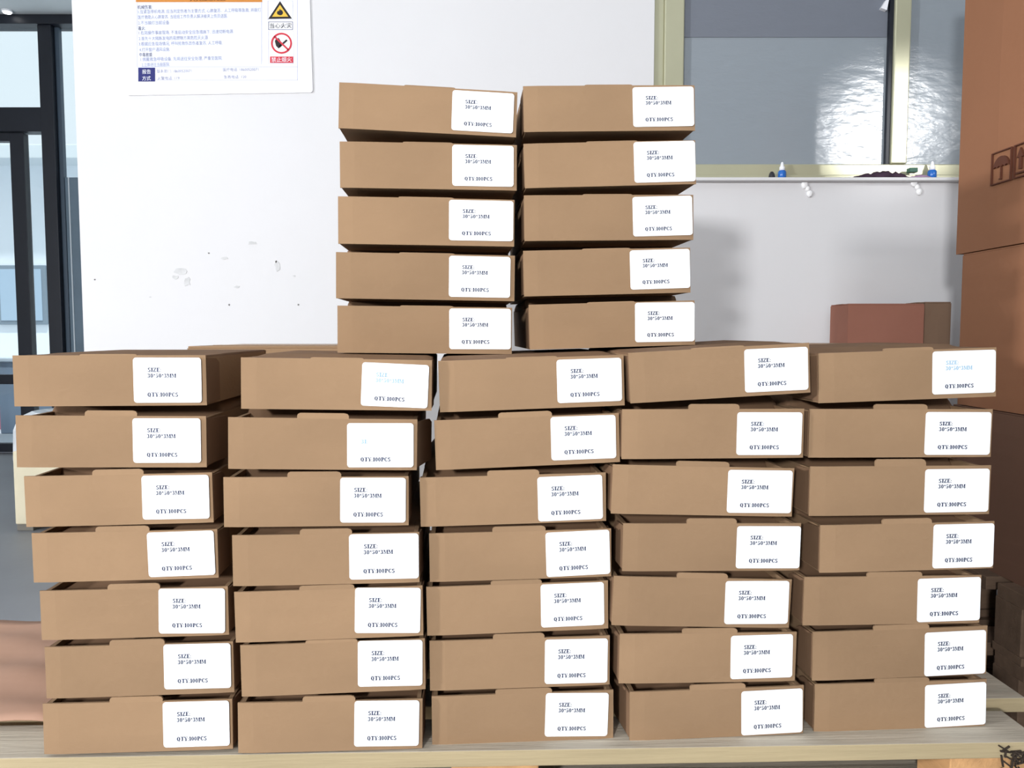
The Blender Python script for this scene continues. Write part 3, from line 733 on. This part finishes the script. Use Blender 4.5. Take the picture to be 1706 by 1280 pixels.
LINES = [('机械伤害:', 231, 16.5, 24), ('1.应紧急停机电源, 应当判定伤者为主要方式, 心肺复苏、人工呼吸等急救, 并拨打', 232, 24, 200),
         ('医疗救助人心肺复苏, 当班班工作负责人解决被夹上伤员送医.', 232, 33, 146), ('2.不当操打当前设备.', 232, 42.5, 52),
         ('着火:', 232, 51.5, 12), ('1.在岗操作事故现场, 不准启动安全应急措施下, 迅速切断电源.', 233, 59, 155),
         ('2.首先十大隔断发电的易燃物方离危险灭火源.', 233, 68.5, 114), ('3.根据应急现场情况, 呼叫抢救伤员伤者复苏, 人工呼吸.', 233, 77.5, 137),
         ('4.打开窗户通风设施.', 234, 87, 50), ('中毒救援:', 234, 95.5, 22), ('1.佩戴救急呼吸设备, 先将送往安全处理, 严重至医院.', 236, 103, 134), ('2.立即送往当前医院.', 238, 112, 46)]
for i, (tx, x, y, w_) in enumerate(LINES):
    cjk('text_line', tx, x, y, 6.2 if i not in (0, 4, 9) else 6.4, HEADT if i in (0, 4, 9) else GRYT, w_)
WH = mat('white_print', (240, 242, 250), 0.5)
cjk('text_line', '报告', 239, 124, 7, WH, 14, depth=-0.0078); cjk('text_line', '方式', 239, 135, 7, WH, 14, depth=-0.0078)
cjk('text_line', '联系部门: 18600520071', 263, 122.5, 5.5, GRYT, 57); cjk('text_line', '火警电话: 119', 264, 134, 5.5, GRYT, 36)
cjk('text_line', '医疗电话: 18600520071', 373, 120, 5.5, GRYT, 58); cjk('text_line', '急救电话: 120', 374, 132, 5.5, GRYT, 37)
# fire hazard sign
DGL = mat('grey_sign_border', (120, 124, 150), 0.5)
def outline(x0, y0, x1, y1, t_=0.8):
    return [nrect(x0, y0, x1, y0 + t_), nrect(x0, y1 - t_, x1, y1), nrect(x0, y0, x0 + t_, y1), nrect(x1 - t_, y0, x1, y1)]
flat('sign_border', outline(447, 3, 489, 34.5, 0.6), LILAC)
tri = [nb(448, 33), nb(487.5, 32.5), nb(467.5, 3.5)]
flat('warning_triangle', [tri], BLK)
flat('yellow_field', [[nb(454.5, 29.6), nb(481.3, 29.4), nb(467.6, 9.6)]], YEL, y=-0.0072)
fl = [(467, 27), (463.5, 25.5), (462.6, 22.5), (464.5, 19.5), (466, 20.5), (467.6, 16.5), (469.5, 19), (471, 18.6), (472.8, 22.5), (471.8, 25.6), (469.5, 27)]
flat('flame', [[nb(*p) for p in fl]], BLK, y=-0.0078)
flat('sign_border', outline(448, 37.5, 489, 51, 0.9), DGL)
cjk('caption', '当心火灾', 450.5, 48, 8, BLK, 36)
flat('sign_border', outline(448, 53, 490, 107, 0.4), LILAC)
def ring(cx, cy, r0, r1, n=32):
    return [[nb(cx + r * math.cos(a), cy + r * math.sin(a)) for r, a in ((r0, 2 * math.pi * i / n), (r1, 2 * math.pi * i / n), (r1, 2 * math.pi * (i + 1) / n), (r0, 2 * math.pi * (i + 1) / n))] for i in range(n)]
flat('flame', [[nb(*p) for p in [(459, 70), (461, 66), (463, 68), (465, 64), (468, 69), (470, 74), (468, 80), (465, 82), (461, 78)]]], BLK, y=-0.0070)
flat('match', [[nb(466, 78), nb(468, 80), nb(480, 69), nb(478, 67)]], BLK, y=-0.0070)
flat('prohibition_ring', ring(470, 73.5, 14.6, 17.4) + [[nb(457.5, 63.5), nb(459.5, 61.5), nb(482.5, 83.5), nb(480.5, 85.5)]], REDP, y=-0.0074)
flat('red_caption_box', [nrect(451, 95.5, 489.5, 106)], REDP)
cjk('caption', '禁止烟火', 453.5, 104.3, 7.5, WH, 33, depth=-0.0076)

# ---------------------------------------------------------------- small things on the window ledge
ledge = struct(boxobj('window_ledge', (at(1165, 299, YW).x - 0.05, YW - 0.035, win_b - 0.010), (win_r, YW + 0.0, win_b), WALL, None, 0.002)); ledge.name = 'trim_2'
BLUE = mat('blue_liquid_plastic', (34, 104, 190), 0.25, spec=0.5)
def dropper(px, label, sc_=1.0):
    c = at(px, 299, YW - 0.02)
    e = tag(empty('dropper_bottle', (c.x, YW - 0.018, win_b)), label, 'bottle', 'small bottles on the window ledge')
    e.scale = (sc_, sc_, sc_)
    bm = bmesh.new(); lathe(bm, [(0.011, 0), (0.0125, 0.002), (0.0125, 0.019), (0.010, 0.023), (0.006, 0.025)], 18); bm_obj('bottle_body', bm, BLUE, e, True)
    bm = bmesh.new(); lathe(bm, [(0.0085, 0.024), (0.0085, 0.034), (0.006, 0.037), (0.004, 0.046), (0.0025, 0.05)], 16); bm_obj('cap', bm, WHITE_P, e, True)
dropper(1303, 'small blue bottle with white nozzle cap, left one on the ledge')
dropper(1553, 'small blue bottle with white nozzle cap, right one on the ledge', 1.05)
c = at(1286, 299, YW - 0.02)
e = tag(empty('marker_cap', (c.x, YW - 0.018, win_b)), 'tiny dark cap beside the left blue bottle', 'cap')
bm = bmesh.new(); lathe(bm, [(0.009, 0), (0.010, 0.004), (0.008, 0.014), (0.004, 0.02)], 12); bm_obj('cap_shell', bm, mat('dark_plastic', (48, 48, 54), 0.5), e, True)
# folded cloth and bag
def heap(name, label, cat, x0, x1, hgt, m, seed, y=-0.018):
    bm = bmesh.new(); rnd = random.Random(seed)
    a, b_ = at(x0, 299, YW).x, at(x1, 299, YW).x
    nx, ny = 18, 6
    G = []
    for i in range(nx + 1):
        row = []
        for j in range(ny + 1):
            u = i / nx; v = j / ny
            z = win_b + 0.0005 + hgt * (math.sin(math.pi * u) ** 0.6) * (math.sin(math.pi * v) ** 0.5) * (0.55 + 0.45 * rnd.random()) * (0.4 + 0.6 * u)
            row.append(bm.verts.new((a + (b_ - a) * u, YW + y - 0.014 + 0.028 * v, z)))
        G.append(row)
    for i in range(nx):
        for j in range(ny): bm.faces.new((G[i][j], G[i + 1][j], G[i + 1][j + 1], G[i][j + 1]))
    o = bm_obj(name, bm, m, None, True)
    md = o.modifiers.new('s', 'SOLIDIFY'); md.thickness = 0.0015; md.offset = 1
    return tag(o, label, cat)
heap('cloth', 'crumpled black and purple cloth on the window ledge at the mullion', 'cloth', 1415, 1506, 0.030, mat('dark_purple_cloth', (62, 44, 60), 0.9, var=0.5, scale=30), 5)
heap('plastic_bag', 'flat mauve plastic bag beside the black cloth on the ledge', 'bag', 1508, 1542, 0.014, mat('mauve_plastic', (160, 130, 160), 0.4), 9)
c = at(1514, 285, YW)
tag(boxobj('green_eraser', (c.x - 0.014, YW - 0.034, win_b + 0.016), (c.x + 0.012, YW - 0.012, win_b + 0.03), mat('green_plastic', (60, 100, 84), 0.5), None, 0.002), 'small dark green block on top of the cloth by the mullion', 'block')
# blobs of shiny tape on the wall below the window
def tape(px, py, label, seed):
    rnd = random.Random(seed); bm = bmesh.new()
    for (ox, oy, r) in ((0, 0, 6), (5, 7, 4), (8, 15, 5)):
        c = at(px + ox, py + oy, YW); s = YW / F
        mtx = Matrix.Translation((c.x, YW - 0.004, c.z)) @ Matrix.Diagonal((r * s, 0.005, r * s * 1.2, 1))
        bmesh.ops.create_icosphere(bm, subdivisions=2, radius=1, matrix=mtx)
    for v in bm.verts: v.co.x += rnd.uniform(-.0012, .0012); v.co.z += rnd.uniform(-.0012, .0012)
    return tag(bm_obj('tape_wad', bm, mat('glossy_white_tape', (255, 255, 255), 0.12, spec=0.8), None, True), label, 'tape', 'wads of shiny tape below the window')
tape(1340, 308, 'shiny white tape wad below the window, left one', 1)
tape(1522, 305, 'shiny white tape wad below the window, right one', 2)

# ---------------------------------------------------------------- kraft sheet and crate on the left
nx, ny = 26, 22
bm = bmesh.new(); G = []
KX0, KX1, KY0, KY1 = -1.30, -0.675, 1.175, 1.60
for i in range(nx + 1):
    row = []
    for j in range(ny + 1):
        u, v = i / nx, j / ny
        x = KX0 + (KX1 - KX0) * u; y = KY0 + (KY1 - KY0) * v + 0.06 * (1 - u) * v - 0.02 * u * v
        out = max(0, -0.86 - x)
        z = DECK + 0.013 + 0.004 * math.sin(9 * u + 5 * v) + 0.003 * math.sin(23 * v + 7 * u) + 0.003 * math.sin(17 * u - 9 * v) - 0.06 * out
        if x > -0.72: z = DECK + 0.0015
        row.append(bm.verts.new((x, y, z)))
    G.append(row)
for i in range(nx):
    for j in range(ny): bm.faces.new((G[i][j], G[i + 1][j], G[i + 1][j + 1], G[i][j + 1]))
ks = bm_obj('kraft_sheet', bm, mat('pinkish_kraft_paper', (174, 138, 117), 0.8, var=0.05, scale=4, bump=0.25, bscale=7), None, True)
md = ks.modifiers.new('s', 'SOLIDIFY'); md.thickness = 0.003
tag(ks, 'crumpled pinkish kraft sheet lying on the pallet left of the boxes', 'cardboard sheet')

a = at(22, 885, 3.3); b2 = at(22, 690, 3.3)
cr = tag(empty('foam_crate', (a.x + 0.28, 3.45, 0)), 'pale crate wrapped in film on the floor behind the far left stack', 'crate')
CREAM = mat('cream_crate_board', (226, 216, 188), 0.7, var=0.08, scale=6)
boxobj('crate_body', (-0.27, -0.15, 0.03), (0.27, 0.2, b2.z - 0.16), CREAM, cr, 0.006)
boxobj('skid', (-0.27, -0.14, 0), (-0.2, 0.19, 0.03), mat('grey_skid', (120, 116, 108), 0.8), cr, 0.003)
boxobj('skid', (0.2, -0.14, 0), (0.27, 0.19, 0.03), mat('grey_skid', (120, 116, 108), 0.8), cr, 0.003)
bm = bmesh.new(); rnd = random.Random(4)
n = 28; ring0 = []
rings = []
for j, z in enumerate((b2.z - 0.20, b2.z - 0.15, b2.z - 0.08, b2.z - 0.02, b2.z)):
    rr = []
    for i in range(n):
        t = 2 * math.pi * i / n; c_, s_ = math.cos(t), math.sin(t)
        m_ = max(abs(c_), abs(s_)); k = (0.285 if j < 3 else 0.26 - 0.04 * (j - 3)) + rnd.uniform(-0.006, 0.006)
        rr.append(bm.verts.new((k * c_ / m_, 0.025 + 0.65 * k * s_ / m_, z + rnd.uniform(-0.008, 0.008))))
    rings.append(rr)
for p, q in zip(rings, rings[1:]):
    for i in range(n): bm.faces.new((p[i], p[(i + 1) % n], q[(i + 1) % n], q[i]))
bm.faces.new(rings[-1])
bm_obj('film_wrap', bm, mat('crumpled_white_film', (232, 236, 240), 0.25, spec=0.6, bump=0.4, bscale=25), cr)
